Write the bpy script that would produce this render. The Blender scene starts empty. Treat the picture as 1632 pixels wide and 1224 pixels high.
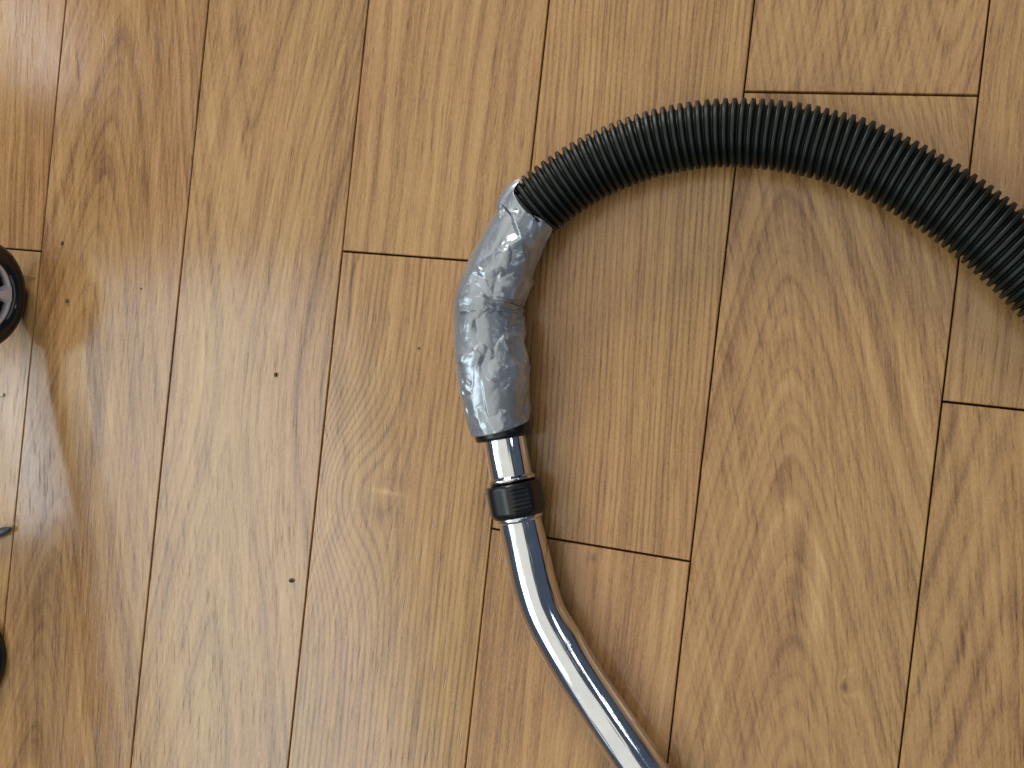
import bpy, bmesh, math, random
import numpy as np
from mathutils import Vector, Matrix

S = bpy.context.scene
COL = S.collection
rad = math.radians

# ------------------------------------------------------------------ camera
cd = bpy.data.cameras.new('camera')
cam = bpy.data.objects.new('camera', cd)
COL.objects.link(cam)
cd.sensor_fit = 'HORIZONTAL'
cd.sensor_width = 36.0
cd.lens = 36.0 * 1480.0 / 1632.0
cd.clip_start = 0.02
cd.clip_end = 50.0
cam.matrix_world = Matrix(((0.94821682, -0.11005355, 0.2979481, 0.30647869),
                           (0.10894836, 0.99383871, 0.02036867, 0.00780007),
                           (-0.298354, 0.01314704, 0.95436473, 0.71241581),
                           (0, 0, 0, 1)))
S.camera = cam

# ------------------------------------------------------------------ world
wd = bpy.data.worlds.new('World')
S.world = wd
wd.use_nodes = True
bg = wd.node_tree.nodes['Background']
bg.inputs['Color'].default_value = (0.48, 0.62, 0.90, 1)
bg.inputs['Strength'].default_value = 0.08

# ------------------------------------------------------------------ lamps: two windows and the pale ceiling
def area(name, loc, target, sx, sy, power, color):
    ld = bpy.data.lights.new(name, 'AREA')
    ld.shape = 'RECTANGLE'
    ld.size, ld.size_y = sx, sy
    ld.energy = power
    ld.color = color
    o = bpy.data.objects.new(name, ld)
    COL.objects.link(o)
    o.location = loc
    o.rotation_euler = (Vector(target) - Vector(loc)).to_track_quat('-Z', 'Y').to_euler()
    return o

area('window_light', (-1.80, 3.95, 1.65), (-0.1, 0.0, 0.0), 1.0, 0.8, 75.0, (1.0, 0.95, 0.88))
area('ceiling_light', (-0.38, -0.20, 1.9), (-0.38, -0.20, 0.0), 2.7, 5.6, 23.0, (1.0, 0.955, 0.82))
area('far_window_light', (1.45, 0.50, 1.17), (0.15, -0.18, 0.0), 0.13, 0.15, 0.40, (0.9, 0.96, 1.0))

# the side window: a large pane and, past a dark frame bar, a narrow one
def pane(name, c, along, facing, sx, sy, radiance, color):
    o = area(name, c, (0, 0, 0), sx, sy, radiance * math.pi * sx * sy, color)
    xa = Vector(along).normalized()
    za = -Vector(facing); za = (za - xa * za.dot(xa)).normalized()
    ya = za.cross(xa)
    o.matrix_world = Matrix((xa, ya, za)).transposed().to_4x4()
    o.location = c
    return ya
BAR = Vector((-1.50, -0.45, 1.30))
AL, FC = Vector((.32, -.95, 0)).normalized(), Vector((.75, .10, -.62))
_z = -FC; _z = (_z - AL * _z.dot(AL)).normalized(); YA = _z.cross(AL)
if YA.z < 0:
    AL = -AL; YA = -YA
DN = Vector((.32, -.95, 0)).normalized()
pane('side_window_light', BAR + YA * .44 + DN * .30, AL, FC, 1.75, .74, 1.9, (0.74, 0.94, 1.0))
pane('side_window_light', BAR - YA * .10 - DN * .15, AL, FC, .45, .07, 10.0, (0.92, 0.96, 1.0))
pane('side_window_light', (-1.80, .76, 1.30), (.40, -.90, 0), FC, .30, .09, 7.0, (0.92, 0.96, 1.0))

S.view_settings.view_transform = 'Standard'
S.view_settings.look = 'None'
S.view_settings.exposure = 0.76
S.view_settings.gamma = 1.0
S.render.filter_size = 1.9
S.cycles.max_bounces = 6
S.cycles.caustics_reflective = False

# ------------------------------------------------------------------ helpers
def tag(o, label=None, cat=None, group=None, kind=None):
    for k, v in (('label', label), ('category', cat), ('group', group), ('kind', kind)):
        if v:
            o[k] = v
    return o

def link(name, me, m, parent=None, smooth=True):
    o = bpy.data.objects.new(name, me)
    COL.objects.link(o)
    if m is not None:
        me.materials.append(m)
    if smooth:
        for p in me.polygons:
            p.use_smooth = True
    if parent is not None:
        o.parent = parent
        o.matrix_parent_inverse = Matrix.Translation(-Vector(parent.location))
    return o

def empty(name, loc):
    o = bpy.data.objects.new(name, None)
    COL.objects.link(o)
    o.empty_display_size = 0.02
    o.location = loc
    return o

def spline(pts, n):
    """Catmull-Rom resample of rows of numbers to n rows, even in arc length of the first three."""
    P = np.asarray(pts, float)
    Q = np.vstack([2 * P[0] - P[1], P, 2 * P[-1] - P[-2]])
    out = []
    for i in range(1, len(Q) - 2):
        a, b, c, d = Q[i - 1:i + 3]
        for t in np.linspace(0, 1, 40, endpoint=False):
            out.append(.5 * (2 * b + (c - a) * t + (2 * a - 5 * b + 4 * c - d) * t * t + (3 * b - a - 3 * c + d) * t ** 3))
    out.append(P[-1])
    out = np.array(out)
    for _ in range(8):
        out[1:-1] = .25 * out[:-2] + .5 * out[1:-1] + .25 * out[2:]
    L = np.concatenate([[0], np.cumsum(np.linalg.norm(np.diff(out[:, :3], axis=0), axis=1))])
    s = np.linspace(0, L[-1], n)
    return np.array([np.interp(s, L, out[:, k]) for k in range(out.shape[1])]).T, s

def frames(P):
    """tangent, side (level, to the right of travel) and up for every point of a path near the floor"""
    T = np.gradient(P[:, :3], axis=0)
    T /= np.linalg.norm(T, axis=1)[:, None]
    side = np.cross(T, np.array([0, 0, 1.0]))
    side /= np.linalg.norm(side, axis=1)[:, None]
    up = np.cross(side, T)
    return T, side, up

def grid_mesh(name, V, nu, nv, wrap, caps=False):
    """V: (nu*nv,3) rows along u"""
    F = []
    for i in range(nu - 1):
        for j in range(nv if wrap else nv - 1):
            k = (j + 1) % nv
            F.append((i * nv + j, i * nv + k, (i + 1) * nv + k, (i + 1) * nv + j))
    if caps:
        F.append(tuple(range(nv - 1, -1, -1)))
        F.append(tuple((nu - 1) * nv + j for j in range(nv)))
    me = bpy.data.meshes.new(name)
    me.from_pydata(V.tolist(), [], F)
    at = me.attributes.new('skin', 'FLOAT_VECTOR', 'POINT')
    at.data.foreach_set('vector', [q for i in range(nu) for j in range(nv) for q in (i / max(nu - 1, 1), abs(2 * j / nv - 1), 0.0)])
    me.update()
    bm = bmesh.new()
    bm.from_mesh(me)
    bmesh.ops.recalc_face_normals(bm, faces=bm.faces)
    bm.to_mesh(me)
    bm.free()
    return me

def tube(name, path, r, seg=48, caps=False):
    """path (n,3), r (n,) or (n,seg): one round skin"""
    T, side, up = frames(path)
    th = np.linspace(0, 2 * np.pi, seg, endpoint=False)
    r = np.asarray(r)
    if r.ndim == 1:
        r = np.repeat(r[:, None], seg, 1)
    V = path[:, None, :3] + r[:, :, None] * (np.sin(th)[None, :, None] * side[:, None] + np.cos(th)[None, :, None] * up[:, None])
    return grid_mesh(name, V.reshape(-1, 3), len(path), seg, True, caps)

def lathe(name, base, direction, profile, seg=64, mod=None):
    """profile: (distance along direction, radius)"""
    d = np.array(direction, float)
    d /= np.linalg.norm(d)
    side = np.cross(d, [0, 0, 1.0]); side /= np.linalg.norm(side)
    up = np.cross(side, d)
    th = np.linspace(0, 2 * np.pi, seg, endpoint=False)
    V = []
    for a, r in profile:
        for t in th:
            q = r if mod is None else mod(a, r, t)
            V.append(np.array(base) + d * a + q * (math.sin(t) * side + math.cos(t) * up))
    return grid_mesh(name, np.array(V), len(profile), seg, True, False)

# ------------------------------------------------------------------ node helpers
class X:
    """a socket that can be added, multiplied and so on"""
    nt = None
    def __init__(s, k): s.k = k
    @staticmethod
    def op(o, *a, clamp=False):
        n = X.nt.nodes.new('ShaderNodeMath'); n.operation = o; n.use_clamp = clamp
        for i, v in enumerate(a):
            if isinstance(v, X): X.nt.links.new(v.k, n.inputs[i])
            else: n.inputs[i].default_value = v
        return X(n.outputs[0])
    def __add__(s, o): return X.op('ADD', s, o)
    __radd__ = __add__
    def __sub__(s, o): return X.op('SUBTRACT', s, o)
    def __rsub__(s, o): return X.op('SUBTRACT', o, s)
    def __mul__(s, o): return X.op('MULTIPLY', s, o)
    __rmul__ = __mul__
    def __truediv__(s, o): return X.op('DIVIDE', s, o)

def vec(x, y, z):
    n = X.nt.nodes.new('ShaderNodeCombineXYZ')
    for i, v in enumerate((x, y, z)):
        if isinstance(v, X): X.nt.links.new(v.k, n.inputs[i])
        else: n.inputs[i].default_value = v
    return n.outputs[0]

def noise(v, scale=1.0, detail=2.0, rough=0.5, dim='3D', w=None):
    n = X.nt.nodes.new('ShaderNodeTexNoise')
    n.noise_dimensions = dim
    if v is not None: X.nt.links.new(v, n.inputs['Vector'])
    if w is not None: X.nt.links.new(w.k, n.inputs['W'])
    n.inputs['Scale'].default_value = scale
    n.inputs['Detail'].default_value = detail
    n.inputs['Roughness'].default_value = rough
    return X(n.outputs['Fac'])

def gauss(u, v, x, y, sx, sy):
    a = (u - x) * (1 / sx); b = (v - y) * (1 / sy)
    return X.op('POWER', 2.718, (a * a + b * b) * -1.0)

def new_mat(name):
    m = bpy.data.materials.new(name)
    m.use_nodes = True
    X.nt = m.node_tree
    return m, m.node_tree.nodes['Principled BSDF']

def bump(bsdf, h, strength, dist):
    n = X.nt.nodes.new('ShaderNodeBump')
    n.inputs['Strength'].default_value = strength
    n.inputs['Distance'].default_value = dist
    X.nt.links.new(h.k, n.inputs['Height'])
    X.nt.links.new(n.outputs[0], bsdf.inputs['Normal'])

def ramp(t, stops):
    n = X.nt.nodes.new('ShaderNodeValToRGB')
    X.nt.links.new(t.k, n.inputs[0])
    e = n.color_ramp.elements
    while len(e) < len(stops): e.new(0.5)
    for q, (p, c) in zip(e, stops):
        q.position = p; q.color = (*c, 1)
    return n.outputs[0]

def simple(name, color, rough=0.5, metal=0.0, spec=0.5, coat=0.0, mottle=0.12, mscale=60.0, bstr=0.0, bdist=0.0004):
    m, b = new_mat(name)
    tc = X.nt.nodes.new('ShaderNodeTexCoord')
    n = noise(tc.outputs['Object'], mscale, 4, .6)
    lo = tuple(c * (1 - mottle) for c in color); hi = tuple(min(1, c * (1 + mottle)) for c in color)
    X.nt.links.new(ramp(n, [(0.3, lo), (0.7, hi)]), b.inputs['Base Color'])
    r = n * 0.12 + (rough - 0.06)
    X.nt.links.new(r.k, b.inputs['Roughness'])
    b.inputs['Metallic'].default_value = metal
    b.inputs['Specular IOR Level'].default_value = spec
    b.inputs['Coat Weight'].default_value = coat
    b.inputs['Coat Roughness'].default_value = 0.08
    if bstr: bump(b, noise(tc.outputs['Object'], mscale * 3, 3, .6), bstr, bdist)
    return m

# ------------------------------------------------------------------ wood of one plank
def wood(cx, cy, p):
    """p holds the figure of this board: axis u0 of the arches, slope s and turning point vm of the cone of rings, knots, tint"""
    m, b = new_mat('laminate_oak')
    tc = X.nt.nodes.new('ShaderNodeTexCoord')
    sp = X.nt.nodes.new('ShaderNodeSeparateXYZ')
    X.nt.links.new(tc.outputs['Object'], sp.inputs[0])
    u, v = X(sp.outputs[0]) + cx, X(sp.outputs[1]) + cy
    sd = p.get('seed', 1.0) * 3.17
    warp = p.get('warp', 1.0)
    w1 = noise(vec(u * 7 + sd, v * 2.2 + sd, sd), 1, 2, .5) - 0.5
    w2 = noise(vec(u * 28 + sd, v * 9, sd + 4), 1, 2, .5) - 0.5
    w3 = noise(vec(u * 90 + sd, v * 26, sd + 9), 1, 1, .5) - 0.5
    uu = u - p['u0'] - (v - p.get('v0', 0.0)) * p.get('tilt', 0.0) + w1 * (0.035 * warp)
    vv = v - p.get('vm', 1.0)
    f = X.op('SQRT', uu * uu + p.get('d', .004) ** 2) - p.get('s', .2) * X.op('SQRT', vv * vv + p.get('e', .02) ** 2)
    f = f + w1 * (0.012 * warp) + w2 * (0.0022 * warp) + w3 * 0.0005
    for (kx, ky, A, sx, sy) in p.get('knots', ()):
        f = f + gauss(u, v, kx, ky, sx, sy) * A
    lam = p.get('lam', .012)
    bands = noise(None, 1, 3, .55, '1D', f * (1 / lam) + sd * 5.1) - 0.5
    l2 = p.get('lam2', .0045)
    ln = X.op('SINE', f * (6.2832 / l2) + w2 * 1.5) * 0.5 + 0.5
    ln = X.op('POWER', ln, 3.0)
    lmod = noise(vec(u * 30, v * 5, sd + 20), 1, 2, .5)
    ln = ln * X.op('MULTIPLY', lmod, 1.6, clamp=True)
    fu = u - (v * p.get('tilt', 0.0)) + w1 * (.02 * warp) + f * .35
    fib = noise(vec(fu * 380, v * 15, sd), 1, 3, .7) - 0.5
    fib2 = noise(vec(fu * 130, v * 4, sd + 2), 1, 2, .5) - 0.5
    streak = noise(vec(fu * 48, v * 1.3, sd + 15), 1, 3, .6) - 0.5
    blot = noise(vec(u * 14, v * 5, sd + 7), 1, 3, .55) - 0.5
    pore = noise(vec(fu * 620, v * 42, sd + 12), 1, 1, .5)
    pore = X.op('MULTIPLY', pore - 0.60, 6.0, clamp=True)
    t = 0.56 + bands * p.get('cb', .9) * 0.78 - ln * p.get('cl', .12) + fib * p.get('cf', .85) + fib2 * .36 + streak * .24 + blot * p.get('cbl', .35)
    t = t - pore * p.get('cp', .25) + (noise(vec(u * 1000, v * 340, sd + 3), 1, 2, .7) - 0.5) * .55
    for (kx, ky, a, sx, sy) in p.get('spots', ()):
        t = t + gauss(u, v, kx, ky, sx, sy) * a
    t = X.op('ADD', t, 0.0, clamp=True)
    tr, tg, tb = p.get('tint', (1, 1, 1))
    T = lambda c: (c[0] * tr, c[1] * tg, c[2] * tb)
    col = ramp(t, [(0.0, T((.130, .059, .023))), (0.28, T((.268, .138, .054))), (0.55, T((.425, .241, .098))), (0.8, T((.520, .318, .135))), (1.0, T((.605, .404, .196)))])
    # faint warm / olive drift of the print
    hs = X.nt.nodes.new('ShaderNodeHueSaturation')
    drift = noise(vec(u * 11, v * 3, sd + 31), 1, 2, .5)
    X.nt.links.new((drift * 0.024 + 0.488).k, hs.inputs['Hue'])
    hs.inputs['Saturation'].default_value = p.get('sat', 1.0)
    X.nt.links.new(col, hs.inputs['Color'])
    X.nt.links.new(hs.outputs[0], b.inputs['Base Color'])
    smear = noise(vec(u * 10 + sd, v * 7, 4.0), 1, 4, .65) - 0.5
    r = p.get('rough', .185) + blot * .06 + fib * .07 + smear * .14
    X.nt.links.new(r.k, b.inputs['Roughness'])
    b.inputs['Specular IOR Level'].default_value = 0.62
    bump(b, fib * .6 - pore * .8 + w2 * 1.2, 0.22, 0.0003)
    return m

W = 0.16
GAP = 0.00058
# joint (y) per column and the boards of each column from top to bottom
JOINT = {-3: 0.42, -2: -0.35, -1: 0.0667, 0: 0.70, 1: 0.80, 2: 0.0886, 3: -0.1255, 4: 0.2299, 5: 0.0152, 6: -0.41, 7: 0.33}
LEN = 1.285
FIG = {  # (column, board above = 1 / below = 0 the joint)
 (-1, 1): dict(u0=-.62, s=.03, d=.01, lam=.011, lam2=.006, cb=.75, cl=.10, tint=(.92, .84, .80), seed=2.1, tilt=-.06),
 (-1, 0): dict(u0=-.30, s=.02, lam=.014, cb=.45, cl=.05, tint=(.95, .93, .86), seed=5.3),
 (0, 0): dict(u0=-.340, tilt=.03, s=.26, vm=.9, d=.010, lam=.013, lam2=.0065, cb=1.05, cl=.10, tint=(.93, .88, .84), seed=7.7, cbl=.55, warp=1.2,
              spots=((-.327, -.02, -.12, .007, .05), (-.318, -.115, -.17, .006, .055), (-.300, -.10, .14, .010, .08), (-.316, -.22, -.12, .006, .05), (-.345, -.13, .12, .012, .03))),
 (1, 0): dict(u0=-.176, tilt=-.02, s=.21, vm=-.03, e=.05, d=.006, lam=.017, lam2=.0060, cb=1.0, cl=.12, tint=(.97, .93, .88), seed=3.9, warp=.8),
 (2, 1): dict(u0=-.20, s=.03, d=.02, lam=.016, lam2=.018, cb=.55, cl=.16, tint=(1.04, .99, .93), seed=11.2, cbl=.2, warp=1.1),
 (2, 0): dict(u0=.30, s=.0, d=.03, lam=.012, lam2=.0052, cb=.38, cl=.26, tint=(1.04, .98, .92), seed=4.4, cbl=.25, warp=.35,
              knots=((-.060, -.115, -.042, .050, .075), (-.012, -.115, .006, .011, .009)),
              spots=((-.016, -.1095, .26, .014, .0022), (-.020, -.126, -.13, .018, .010), (-.008, -.098, -.10, .014, .008),
                     (-.0682, .066, -.62, .0011, .018), (-.0672, .036, -.5, .0013, .016))),
 (3, 1): dict(u0=-.30, s=.02, d=.02, lam=.014, lam2=.0047, cb=.42, cl=.26, tint=(1.04, .97, .90), seed=8.8, cbl=.25, warp=.45, tilt=-.02),
 (3, 0): dict(u0=.02, s=.05, d=.03, lam=.010, lam2=.010, cb=.95, cl=.05, tint=(1.06, .99, .95), seed=6.1, cbl=.5,
              spots=((.190, -.235, -.28, .004, .045), (.165, -.135, -.25, .003, .004))),
 (4, 1): dict(u0=.372, tilt=.0, s=.20, vm=.0, d=.012, lam=.016, lam2=.0062, cb=.50, cl=.18, tint=(1.0, .96, .90), seed=9.4, cbl=.2),
 (4, 0): dict(u0=.298, tilt=-.12, v0=0.0, s=.27, vm=.9, d=.016, lam=.0125, lam2=.006, cb=.88, cl=.12, tint=(.99, .94, .86), seed=1.7, warp=.6, cbl=.40,
              knots=((.358, -.197, .016, .007, .009),),
              spots=((.358, -.197, -.35, .003, .004), (.318, -.115, -.34, .0055, .045), (.300, -.055, -.2, .008, .02), (.333, -.14, .22, .006, .05))),
 (5, 1): dict(u0=.25, s=.03, d=.03, lam=.013, lam2=.006, cb=.42, cl=.10, tint=(.96, .92, .84), seed=12.9, cbl=.25),
 (5, 0): dict(u0=.452, tilt=-.06, s=.24, vm=.9, d=.008, lam=.026, lam2=.016, cb=.32, cl=.24, tint=(1.04, .985, .91), seed=10.6, cbl=.2, warp=.4),
}
sub_m = simple('dark_underlay', (.030, .018, .010), .9, mottle=.3)
bm = bmesh.new()
bmesh.ops.create_grid(bm, x_segments=1, y_segments=1, size=2.2)
me = bpy.data.meshes.new('floor'); bm.to_mesh(me); bm.free()
floor = link('floor', me, sub_m, smooth=False)
floor.location = (0, 0, -0.0085)
tag(floor, kind='structure')

def plank(cx, cy, sx, sy, lift, mat):
    hx, hy = sx / 2 - GAP, sy / 2 - 0.0008
    cbv, z1, z0 = 0.0006, lift, -0.008
    ring = lambda a, b_, z: [(-a, -b_, z), (a, -b_, z), (a, b_, z), (-a, b_, z)]
    V = ring(hx, hy, z0) + ring(hx, hy, z1 - cbv) + ring(hx - cbv, hy - cbv, z1)
    F = [(8, 9, 10, 11), (3, 2, 1, 0)]
    for k in (0, 4):
        for i in range(4):
            j = (i + 1) % 4
            F.append((k + i, k + j, k + 4 + j, k + 4 + i))
    me = bpy.data.meshes.new('plank')
    me.from_pydata(V, [], F); me.update()
    o = link('plank', me, mat, smooth=False)
    o.parent = floor
    o.location = (cx, cy, 0.0085)
    return o

rng = random.Random(5)
spare = {}
for c in range(-3, 8):
    y = JOINT[c]
    tops = [y + LEN * k for k in (-1, 0, 1, 2)]
    for t in tops:
        if t < -0.75 or t - LEN > 0.75:
            continue
        cx, cy = (c - 2.0) * W, t - LEN / 2
        above = 1 if abs(t - LEN - y) < 1e-6 else 0
        fig = FIG.get((c, above)) if t - LEN < .35 and t > -.5 else None
        if fig is None:
            q = rng.uniform(-1, 1)
            fig = dict(u0=cx + q * .06, s=.15 + .1 * rng.random(), vm=1.5, d=.008, lam=.014, cb=.8, cl=.12, seed=rng.uniform(13, 60),
                       tint=(1 + .04 * q, .96 + .03 * q, .9))
        plank(cx, cy, W, LEN, rng.uniform(-0.00015, 0.00015), wood(cx, cy, fig))

# ------------------------------------------------------------------ materials of the vacuum hose
m_hose = simple('black_ribbed_plastic', (.0050, .0090, .0068), .46, spec=.40, mottle=.25, mscale=40)
m_black = simple('black_plastic', (.008, .008, .009), .30, spec=.5, mottle=.2)
m_chrome, b_ = new_mat('chrome')
tc = X.nt.nodes.new('ShaderNodeTexCoord')
sm = noise(tc.outputs['Object'], 55, 4, .65)
an = X.nt.nodes.new('ShaderNodeAttribute'); an.attribute_name = 'skin'
sx_ = X.nt.nodes.new('ShaderNodeSeparateXYZ'); X.nt.links.new(an.outputs['Vector'], sx_.inputs[0])
along, around = X(sx_.outputs[0]), X(sx_.outputs[1])
scr = noise(vec(along * 5, around * 140, 2.0), 1, 3, .7)
wav = noise(vec(along * 3.2, around * 13, 7.0), 1, 2, .5)
mot = noise(vec(along * 60, around * 60, 1.0), 1, 3, .6)
X.nt.links.new(ramp(sm, [(.3, (.70, .72, .74)), (.7, (.80, .82, .83))]), b_.inputs['Base Color'])
X.nt.links.new((X.op('MULTIPLY', sm - .42, .30, clamp=True) + X.op('MULTIPLY', scr - .5, .25, clamp=True) + .045).k, b_.inputs['Roughness'])
b_.inputs['Metallic'].default_value = 1.0
bump(b_, wav * 1.0 + scr * .05 + mot * .03, .35, .0011)

def tape_material(name, col):
    m, b = new_mat(name)
    tc = X.nt.nodes.new('ShaderNodeTexCoord')
    n = noise(tc.outputs['Object'], 120, 4, .6)
    big = noise(tc.outputs['Object'], 34, 3, .55)
    X.nt.links.new(ramp(big, [(.3, tuple(c * .86 for c in col)), (.7, tuple(c * 1.12 for c in col))]), b.inputs['Base Color'])
    X.nt.links.new((n * .10 + .23).k, b.inputs['Roughness'])
    b.inputs['Metallic'].default_value = .60
    crease = X.op('ABSOLUTE', big - .5)
    bump(b, crease * .3 + n * .10, .2, .0008)
    return m
m_tape = tape_material('silver_duct_tape', (.41, .44, .475))

# ------------------------------------------------------------------ the vacuum hose
HOSE = [(0.0830, 0.1195, .0235), (0.0951, 0.1320, .0235), (0.1139, 0.1478, .0233), (0.1331, 0.1613, .0232), (0.1548, 0.1728, .0230), (0.1773, 0.1821, .0228),
        (0.2009, 0.1883, .0228), (0.2243, 0.1921, .0228), (0.2488, 0.1930, .0228), (0.2771, 0.1909, .0228), (0.3000, 0.1866, .0228),
        (0.3227, 0.1808, .0228), (0.3447, 0.1715, .0228), (0.3666, 0.1605, .0230), (0.3870, 0.1486, .0232), (0.4062, 0.1354, .0234),
        (0.4222, 0.1230, .0234), (0.452, 0.097, .0234), (0.484, 0.064, .0234), (0.515, 0.024, .0234), (0.542, -0.02, .0234), (0.566, -0.07, .0234)]
TAPE = [(0.1000, 0.1390, .0240, 0.0236), (0.0899, 0.1288, .0246, 0.0240), (0.0858, 0.1171, .0248, 0.0236), (0.0803, 0.1042, .0252, 0.0248), (0.0754, 0.0897, .0260, 0.0260),
        (0.0706, 0.0741, .0264, 0.0264), (0.0655, 0.0605, .0266, 0.0264), (0.0650, 0.0479, .0270, 0.0270), (0.0680, 0.0306, .0278, 0.0276),
        (0.0739, 0.0073, .0286, 0.0286), (0.0783, -0.0121, .0278, 0.0278), (0.0823, -0.0298, .0256, 0.0258), (0.0872, -0.0447, .0222, 0.0219)]
root = empty('vacuum_hose', (0.0766, 0.0, 0.0))
tag(root, 'black ribbed vacuum hose bound with silver duct tape to a bent chrome wand', 'vacuum hose')

PITCH = 0.0059
P, s = spline(HOSE, 10)
P, s = spline(HOSE, int(s[-1] / PITCH * 12))
seg = 60
th = np.linspace(0, 2 * np.pi, seg, endpoint=False)
ph = s[:, None] / PITCH - th[None, :] / (2 * np.pi)
prof = np.minimum(1, 1.45 * (.5 + .5 * np.cos(2 * np.pi * ph)))
prof = prof * prof * (3 - 2 * prof)
r = 0.0202 + 0.0043 * prof
grow = 1.0 + 0.035 * np.clip((s - .28) / .2, 0, 1)
me = tube('ribbed_hose', P, r * grow[:, None], seg)
hose = link('ribbed_hose', me, m_hose, root)

# crumpled foil relief: heights on a random triangle net over the unrolled skin, so every facet is flat and every crease sharp
from mathutils.geometry import delaunay_2d_cdt
def net(Q, cx, cy, seed, sharp=1.0):
    g = np.random.default_rng(seed)
    lo, hi = Q.min(0) - 2 * np.array([cx, cy]), Q.max(0) + 2 * np.array([cx, cy])
    nx, ny = int((hi[0] - lo[0]) / cx) + 2, int((hi[1] - lo[1]) / cy) + 2
    gx, gy = np.meshgrid(np.arange(nx), np.arange(ny), indexing='ij')
    pts = np.stack([lo[0] + (gx.ravel() + g.uniform(-.48, .48, nx * ny)) * cx, lo[1] + (gy.ravel() + g.uniform(-.48, .48, nx * ny)) * cy], 1)
    h = g.normal(0, 1, len(pts))
    co, _, faces, orig, _, _ = delaunay_2d_cdt([Vector(p) for p in pts], [], [], 0, 1e-9)
    hh = np.array([h[o[0]] if len(o) else 0 for o in orig]); co = np.array([tuple(c) for c in co])
    out = np.zeros(len(Q))
    order = np.argsort(Q[:, 1], kind='stable'); Qs = Q[order]
    for f in faces:
        A, B, C_ = co[f[0]], co[f[1]], co[f[2]]
        y0, y1 = min(A[1], B[1], C_[1]), max(A[1], B[1], C_[1])
        i0, i1 = np.searchsorted(Qs[:, 1], [y0, y1])
        if i1 <= i0: continue
        q = Qs[i0:i1]
        d = (B[1] - C_[1]) * (A[0] - C_[0]) + (C_[0] - B[0]) * (A[1] - C_[1])
        if abs(d) < 1e-14: continue
        wa = ((B[1] - C_[1]) * (q[:, 0] - C_[0]) + (C_[0] - B[0]) * (q[:, 1] - C_[1])) / d
        wb = ((C_[1] - A[1]) * (q[:, 0] - C_[0]) + (A[0] - C_[0]) * (q[:, 1] - C_[1])) / d
        k = (wa >= -1e-6) & (wb >= -1e-6) & (wa + wb <= 1 + 1e-6)
        out[order[i0:i1][k]] = (wa * hh[f[0]] + wb * hh[f[1]] + (1 - wa - wb) * hh[f[2]])[k]
    return out

def vnoise(Q, cell, seed):
    g = np.random.default_rng(seed)
    T = g.uniform(-1, 1, 4096)
    p = Q / cell
    i = np.floor(p).astype(int); f = p - i; f = f * f * (3 - 2 * f)
    h = lambda x, y, z: T[(x * 73 + y * 157 + z * 311 + seed * 7) % 4096]
    o = 0
    for a in (0, 1):
        for b in (0, 1):
            for c in (0, 1):
                o = o + h(i[:, 0] + a, i[:, 1] + b, i[:, 2] + c) * (f[:, 0] if a else 1 - f[:, 0]) * (f[:, 1] if b else 1 - f[:, 1]) * (f[:, 2] if c else 1 - f[:, 2])
    return o

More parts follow.
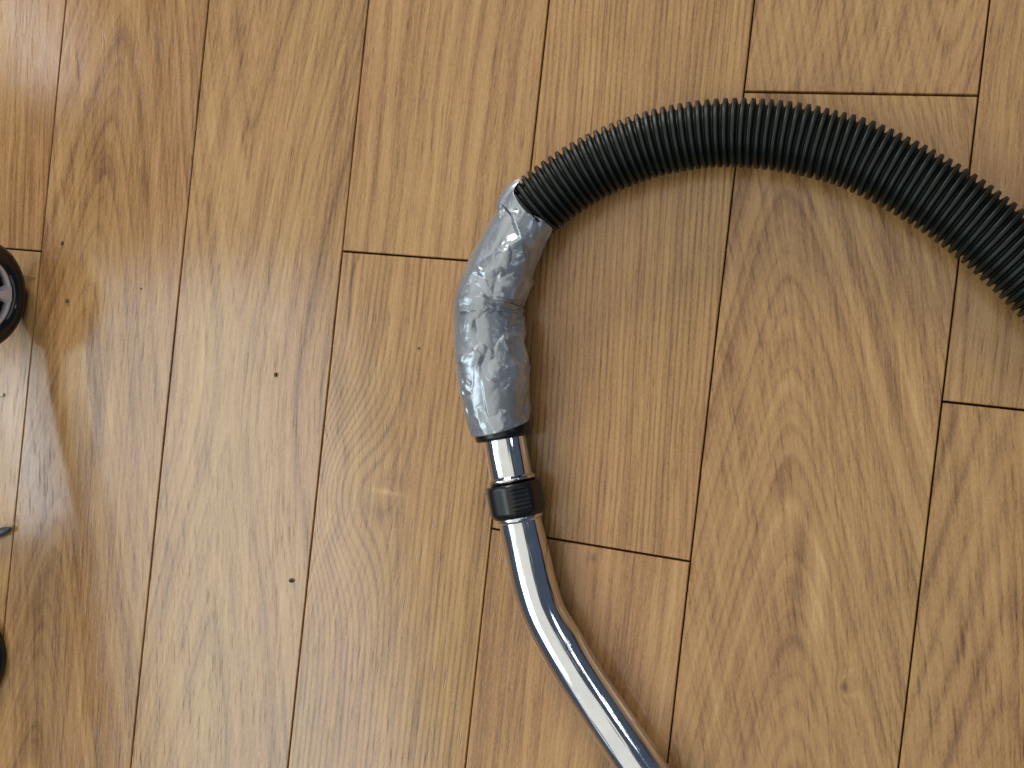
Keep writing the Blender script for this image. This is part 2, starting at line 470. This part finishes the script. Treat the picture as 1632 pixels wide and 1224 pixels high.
TP, ts = spline(TAPE, 300)
TT, TS, TU = frames(TP)
TL = ts[-1]
def tape_skin(name, s0, s1, ns, tl, tr, nth, lift, amp, seed, parent, jag=0.0, flap=0.0, shear=0.0):
    """a strip of tape: s0..s1 along the handle, between the angles tl(s) and tr(s); lift above the layer below"""
    ss = np.linspace(s0, s1, ns) * TL
    g = np.random.default_rng(seed)
    c = lambda A: np.array([np.interp(ss, ts, A[:, k]) for k in range(A.shape[1])]).T
    P, Sd, Up = c(TP), c(TS), c(TU)
    wrap = tl is None
    if wrap:
        a = np.linspace(0, 2 * np.pi, nth, endpoint=False)[None, :] + np.zeros((ns, 1))
    else:
        L = np.array([tl(q / TL) for q in ss]); R = np.array([tr(q / TL) for q in ss])
        a = L[:, None] + (R - L)[:, None] * np.linspace(0, 1, nth)[None, :]
    sx = np.repeat(ss[:, None], a.shape[1], 1)
    if jag:     # torn, not quite square ends
        e = np.sin(a * 3.1 + seed) * .6 + np.sin(a * 7.3 + seed * 2) * .4
        wgt = np.clip(1 - np.abs(sx - ss[0]) / max(.008, 3 * jag), 0, 1)
        sx = sx + wgt * (jag * e - flap * np.exp(-((a - .85) / .20) ** 2))
        P = None
    if shear:
        sx = sx - shear * np.sin(a) * np.clip(1 - (np.repeat(ss[:, None], a.shape[1], 1) - ss[0]) / .03, 0, 1)
    sf = sx.ravel()
    cc = lambda A: np.array([np.interp(sf, ts, A[:, k]) for k in range(A.shape[1])]).T
    Pf, Sf, Uf = cc(TP), cc(TS), cc(TU)
    af = a.ravel()
    Q3 = np.stack([.027 * np.sin(af), .027 * np.cos(af), sf], 1)
    w = .0022 * np.stack([vnoise(Q3, .012, 3), vnoise(Q3, .012, 4)], 1)
    Q = np.stack([af * .026, sf], 1) + w
    d = 1.0 * net(Q, .0150, .0190, 11 + seed) + .32 * net(Q @ np.array([[.8, -.6], [.6, .8]]), .0068, .0085, 23 + seed) + .07 * net(Q, .0030, .0036, 31 + seed)
    # folds pressed together on the inside of the bend (picture-right)
    inner = np.exp(-((af + np.pi * .42) / .8) ** 2) * np.exp(-((sf / TL - .47) / .11) ** 2)
    fold = np.sin(sf * 760 + 1.6 * np.sin(af * 2.3) + 2.5 * vnoise(Q3, .011, 8))
    d = d + inner * fold * .3
    if flap:    # a loose corner standing off the end
        d = d + .6 * np.exp(-((af - .85) / .22) ** 2) * np.clip(1 - (sf - ss[0]) / .010, 0, 1)
    d = np.clip(d, -1.5, 1.15)
    r = Pf[:, 3] - .0010 + amp * d + lift
    V = Pf[:, :3] + r[:, None] * (np.sin(af)[:, None] * Sf + np.cos(af)[:, None] * Uf)
    V[:, 2] = np.maximum(V[:, 2], .0006)
    me = grid_mesh(name, V, ns, a.shape[1], wrap)
    o = link(name, me, m_tape, parent)
    if not wrap:
        k = o.modifiers.new('thickness', 'SOLIDIFY'); k.thickness = .0005; k.offset = -1
    return o

# frames: side is to the right of travel; travel runs from the hose down to the wand, so picture-right is -side
wrap = tape_skin('tape_wrap', 0.080, .972, 300, None, None, 180, 0.0, .0007, 1, root, shear=.0055)
edge = lambda tab: (lambda q: np.interp(q, [a for a, _ in tab], [b for _, b in tab]))
tape_skin('tape_strip', 0.078, .53, 200, edge([(0, -2.6), (.5, -2.6)]), edge([(.06, 1.05), (.13, .85), (.225, -.12), (.27, .02), (.35, .38), (.50, .50)]), 140, .0015, .00225, 2, wrap, .0014, .0070, .0055)
tape_skin('tape_strip', 0.485, .975, 220, edge([(0, -2.6), (1, -2.6)]), edge([(.45, .38), (.52, .55), (.62, .66), (.7, .56), (.8, .70), (1.0, .85)]), 140, .0016, .00225, 6, wrap, .0085)

# collars, chrome
A = np.array([0.0877, -0.0438, .0217]); B = np.array([0.0893, -0.0500, .0216])
ax_up = np.array([0.0991 - 0.0877, -0.0815 + 0.0438, -.0004])
me = lathe('end_cuff', A, ax_up, [(-.006, .0175), (-.006, .0212), (-.004, .0226), (.0042, .0226), (.0060, .0219), (.0066, .0205), (.0066, .0170)], 72)
link('end_cuff', me, m_black, root)
d_up = ax_up / np.linalg.norm(ax_up)
A2 = A + d_up * .002
me = lathe('chrome_sleeve', A2, d_up, [(0, .0166), (.033, .0166), (.0344, .0172), (.0352, .0183), (.0362, .0188), (.0374, .0186), (.0382, .0176), (.040, .0168), (.048, .0166)], 96)
link('chrome_sleeve', me, m_chrome, root)
A3 = np.array([0.1002, -0.0838, .0214]); d3 = np.array([0.1088 - 0.1004, -0.1092 + 0.0835, 0.0]); d3 /= np.linalg.norm(d3)
def grip(a, r, t):
    k = (t + math.pi) % (2 * math.pi) - math.pi
    flat = .0004 * math.cos(8 * t + .6)
    rib = 0.0
    if -.75 < k < -.10 and .003 < a < .0215:
        rib = .00022 * (1 if (a * 1000 / 3.2) % 1 < .35 else -1)
    return r * 1.04 + (flat if .0015 < a < .023 else 0) + rib
pr = [(0, .0172), (0, .0198), (.0007, .0205), (.0020, .0208)] + [(.003 + .00065 * i, .0209 + .0001 * i / 29) for i in range(29)] + [(.0222, .0209), (.0250, .0186), (.0258, .0180), (.0262, .0165)]
me = lathe('locking_collar', A3, d3, pr, 96, grip)
link('locking_collar', me, m_black, root)
A4 = A3 + d3 * .0245
me = lathe('chrome_lip', A4, d3, [(0, .0168), (.0012, .0178), (.0024, .0182), (.0036, .0180), (.0044, .0173), (.0052, .0168)], 96)
link('chrome_lip', me, m_chrome, root)
LOW = [tuple(A4 + d3 * .001), (0.1132, -0.1224, .0212), (0.1190, -0.1384, .0210), (0.1252, -0.1560, .0208), (0.1322, -0.1714, .0205), (0.1413, -0.1862, .0202),
       (0.1532, -0.2022, .0198), (0.1668, -0.2188, .0194), (0.1798, -0.2336, .0189), (0.1927, -0.2477, .0185), (0.2145, -0.2712, .0180), (0.252, -0.3110, .0176), (0.300, -0.3620, .0172)]
LP, ls = spline([tuple(p) for p in LOW], 120)
rl = np.interp(ls, [0, .01, .03, .2], [.0164, .0168, .0173, .0174])
ang = np.linspace(0, 2 * np.pi, 96, endpoint=False)
ins = np.exp(-((ang - np.pi * 1.5) / .55) ** 2)      # the side that faces into the bend
dent = -.0011 * np.exp(-((ls - .078) / .011) ** 2) + .0007 * np.exp(-((ls - .103) / .010) ** 2)
me = tube('bent_tube', LP, rl[:, None] + dent[:, None] * ins[None, :], 96)
link('bent_tube', me, m_chrome, root)

# ------------------------------------------------------------------ wheels at the left edge
m_tyre = simple('glossy_black_tyre', (.004, .005, .006), .14, spec=.7, mottle=.2)
m_white = simple('white_plastic', (.75, .77, .84), .35, mottle=.06)
m_maroon = simple('dark_maroon_plastic', (.040, .012, .008), .45, mottle=.25)
def make_wheel(x, y, turn, owner):
    c = np.array([x, y, .0520])
    R, q = .0438, .0082
    V = []
    for i in range(72):
        a = 2 * np.pi * i / 72
        e = np.array([0, math.sin(a), -math.cos(a)])
        for j in range(24):
            b = 2 * np.pi * j / 24
            V.append(c + e * (R + q * math.cos(b)) + np.array([q * .95 * math.sin(b), 0, 0]))
    V = np.array(V + V[:24])
    # the back plate carries the other pieces of the wheel
    w = link('wheel', lathe('wheel', c + np.array([-.006, 0, 0]), (1, 0, 0), [(0, .0005), (0, .0358), (.0022, .0358), (.0022, .0005)], 48), m_maroon, owner)
    def child(name, me, m, smooth=True):
        o = link(name, me, m, None, smooth)
        o.parent = w
        return o
    child('tyre', grid_mesh('tyre', V, 73, 24, True), m_tyre)
    child('rim', lathe('rim', c + np.array([-.004, 0, 0]), (1, 0, 0), [(0, .0362), (0.006, .0362), (.0068, .0356), (.0068, .0334), (.006, .0328), (0, .0328), (0, .0362)], 64), m_white)
    child('hub', lathe('hub', c + np.array([-.005, 0, 0]), (1, 0, 0), [(0, .0095), (.011, .0095), (.0135, .0075), (.0143, .0005)], 40), m_white)
    for k in range(5):
        a = turn + 2 * np.pi * k / 5
        e = np.array([0, math.sin(a), -math.cos(a)]); g_ = np.array([0, math.cos(a), math.sin(a)])
        V, F = [], []
        for (rr, hw) in ((.008, .0030), (.019, .0030), (.0336, .0090)):
            for sx_, hz in ((-hw, -.003), (hw, -.003), (hw * .75, .0048), (-hw * .75, .0048)):
                V.append(c + e * rr + g_ * sx_ + np.array([hz, 0, 0]))
        for b in (0, 4):
            for i in range(4):
                j = (i + 1) % 4
                F.append((b + i, b + j, b + 4 + j, b + 4 + i))
        F += [(3, 2, 1, 0), (8, 9, 10, 11)]
        me = bpy.data.meshes.new('spoke'); me.from_pydata([tuple(v_) for v_ in V], [], F); me.update()
        child('spoke', me, m_white, False)
cart = tag(empty('trolley', (-.4155, .0185, 0)), 'trolley standing at the left edge, of which one shiny black spoked wheel shows', 'trolley')
make_wheel(-.4155, .0185, .12, cart)
# the slanting frame tube above the wheel: outside the picture, its shade falls across the boards
fp, _ = spline([(-.432, .0185, .052), (-.432, -.09, .080), (-.430, -.285, .150), (-.432, -.46, .215)], 40)
link('frame_tube', tube('frame_tube', fp, np.full(40, .0125), 24, True), m_tyre, cart)

# low round-edged black piece at the lower left
me = bpy.data.meshes.new('round_foot')
V, F = [], []
prf = [(.0005, .0105), (.040, .0105), (.0462, .0098), (.0492, .0078), (.0500, .0050), (.0490, .0020), (.0470, .0003), (.0005, .0003)]
for i in range(72):
    a = 2 * math.pi * i / 72
    for r_, z_ in prf: V.append((-.4412 + r_ * math.cos(a), -.3310 + r_ * math.sin(a), z_))
n_ = len(prf)
for i in range(72):
    for j in range(n_ - 1):
        k = (i + 1) % 72
        F.append((i * n_ + j, k * n_ + j, k * n_ + j + 1, i * n_ + j + 1))
me.from_pydata(V, [], F); me.update()
tag(link('round_foot', me, m_tyre), 'low black round-edged piece peeping in at the lower left edge', 'foot')

# dark stick end between the wheels
m_stick = simple('grey_blue_plastic', (.055, .060, .075), .35, mottle=.3)
sp_, q_ = spline([(-.50, -.245, .0060), (-.44, -.219, .0055), (-.412, -.2065, .0050), (-.3985, -.2005, .0045)], 40)
rs = np.interp(q_ / q_[-1], [0, .6, .9, .97, 1], [.0052, .0050, .0042, .0030, .0006])
tag(link('stick', tube('stick', sp_, rs, 20, True), m_stick), 'dark grey stick end poking in from the left edge below the wheel', 'stick')

# ------------------------------------------------------------------ crumbs, a hair, a scrap
m_crumb = simple('dark_dirt', (.060, .042, .028), .8, mottle=.4, mscale=400)
m_cream = simple('cream_crumb', (.62, .58, .42), .7, mottle=.1, mscale=400)
m_faint = simple('pale_dirt', (.10, .065, .04), .8, mottle=.4, mscale=400)
def crumb(x, y, r, label, m, seed, st=(1, 1)):
    bm = bmesh.new()
    bmesh.ops.create_icosphere(bm, subdivisions=2, radius=r)
    g = random.Random(seed)
    for v_ in bm.verts:
        v_.co *= g.uniform(.72, 1.2)
        v_.co.x *= st[0]; v_.co.y *= st[1]; v_.co.z *= .55
    z = -min(v_.co.z for v_ in bm.verts)
    me = bpy.data.meshes.new('crumb'); bm.to_mesh(me); bm.free()
    o = link('crumb', me, m)
    o.location = (x, y, z + .0001)
    tag(o, label, 'crumb', 'crumbs on the floor')
crumb(-.0950, -.1983, .0021, 'largest dark crumb, on the pale arched plank at lower left', m_crumb, 1, (1.1, .9))
crumb(-.1314, -.0230, .0017, 'grey crumb on the middle of the plank left of the taped handle', m_faint, 2, (.8, 1.3))
crumb(-.3628, .0220, .0019, 'dark crumb just right of the shiny wheel', m_faint, 3)
crumb(.0004, .0132, .0010, 'tiny dark crumb beside the left flank of the silver tape', m_faint, 4)
crumb(-.3753, .0760, .0016, 'faint dark crumb above the shiny wheel near the end joint', m_faint, 5, (.8, 1.2))
crumb(-.2812, .0404, .0009, 'speck close to the third seam from the left', m_faint, 6)
crumb(-.4286, -.0752, .0021, 'cream crumb at the left edge below the shiny wheel', m_cream, 7)
hp, _ = spline([(-.4200, .0405, .0005), (-.4150, .0420, .0012), (-.4095, .0406, .0008), (-.4040, .0412, .0004)], 24)
tag(link('hair', tube('hair', hp, np.full(24, .00022), 6, True), m_crumb), 'thin dark hair lying beside the shiny wheel', 'hair')
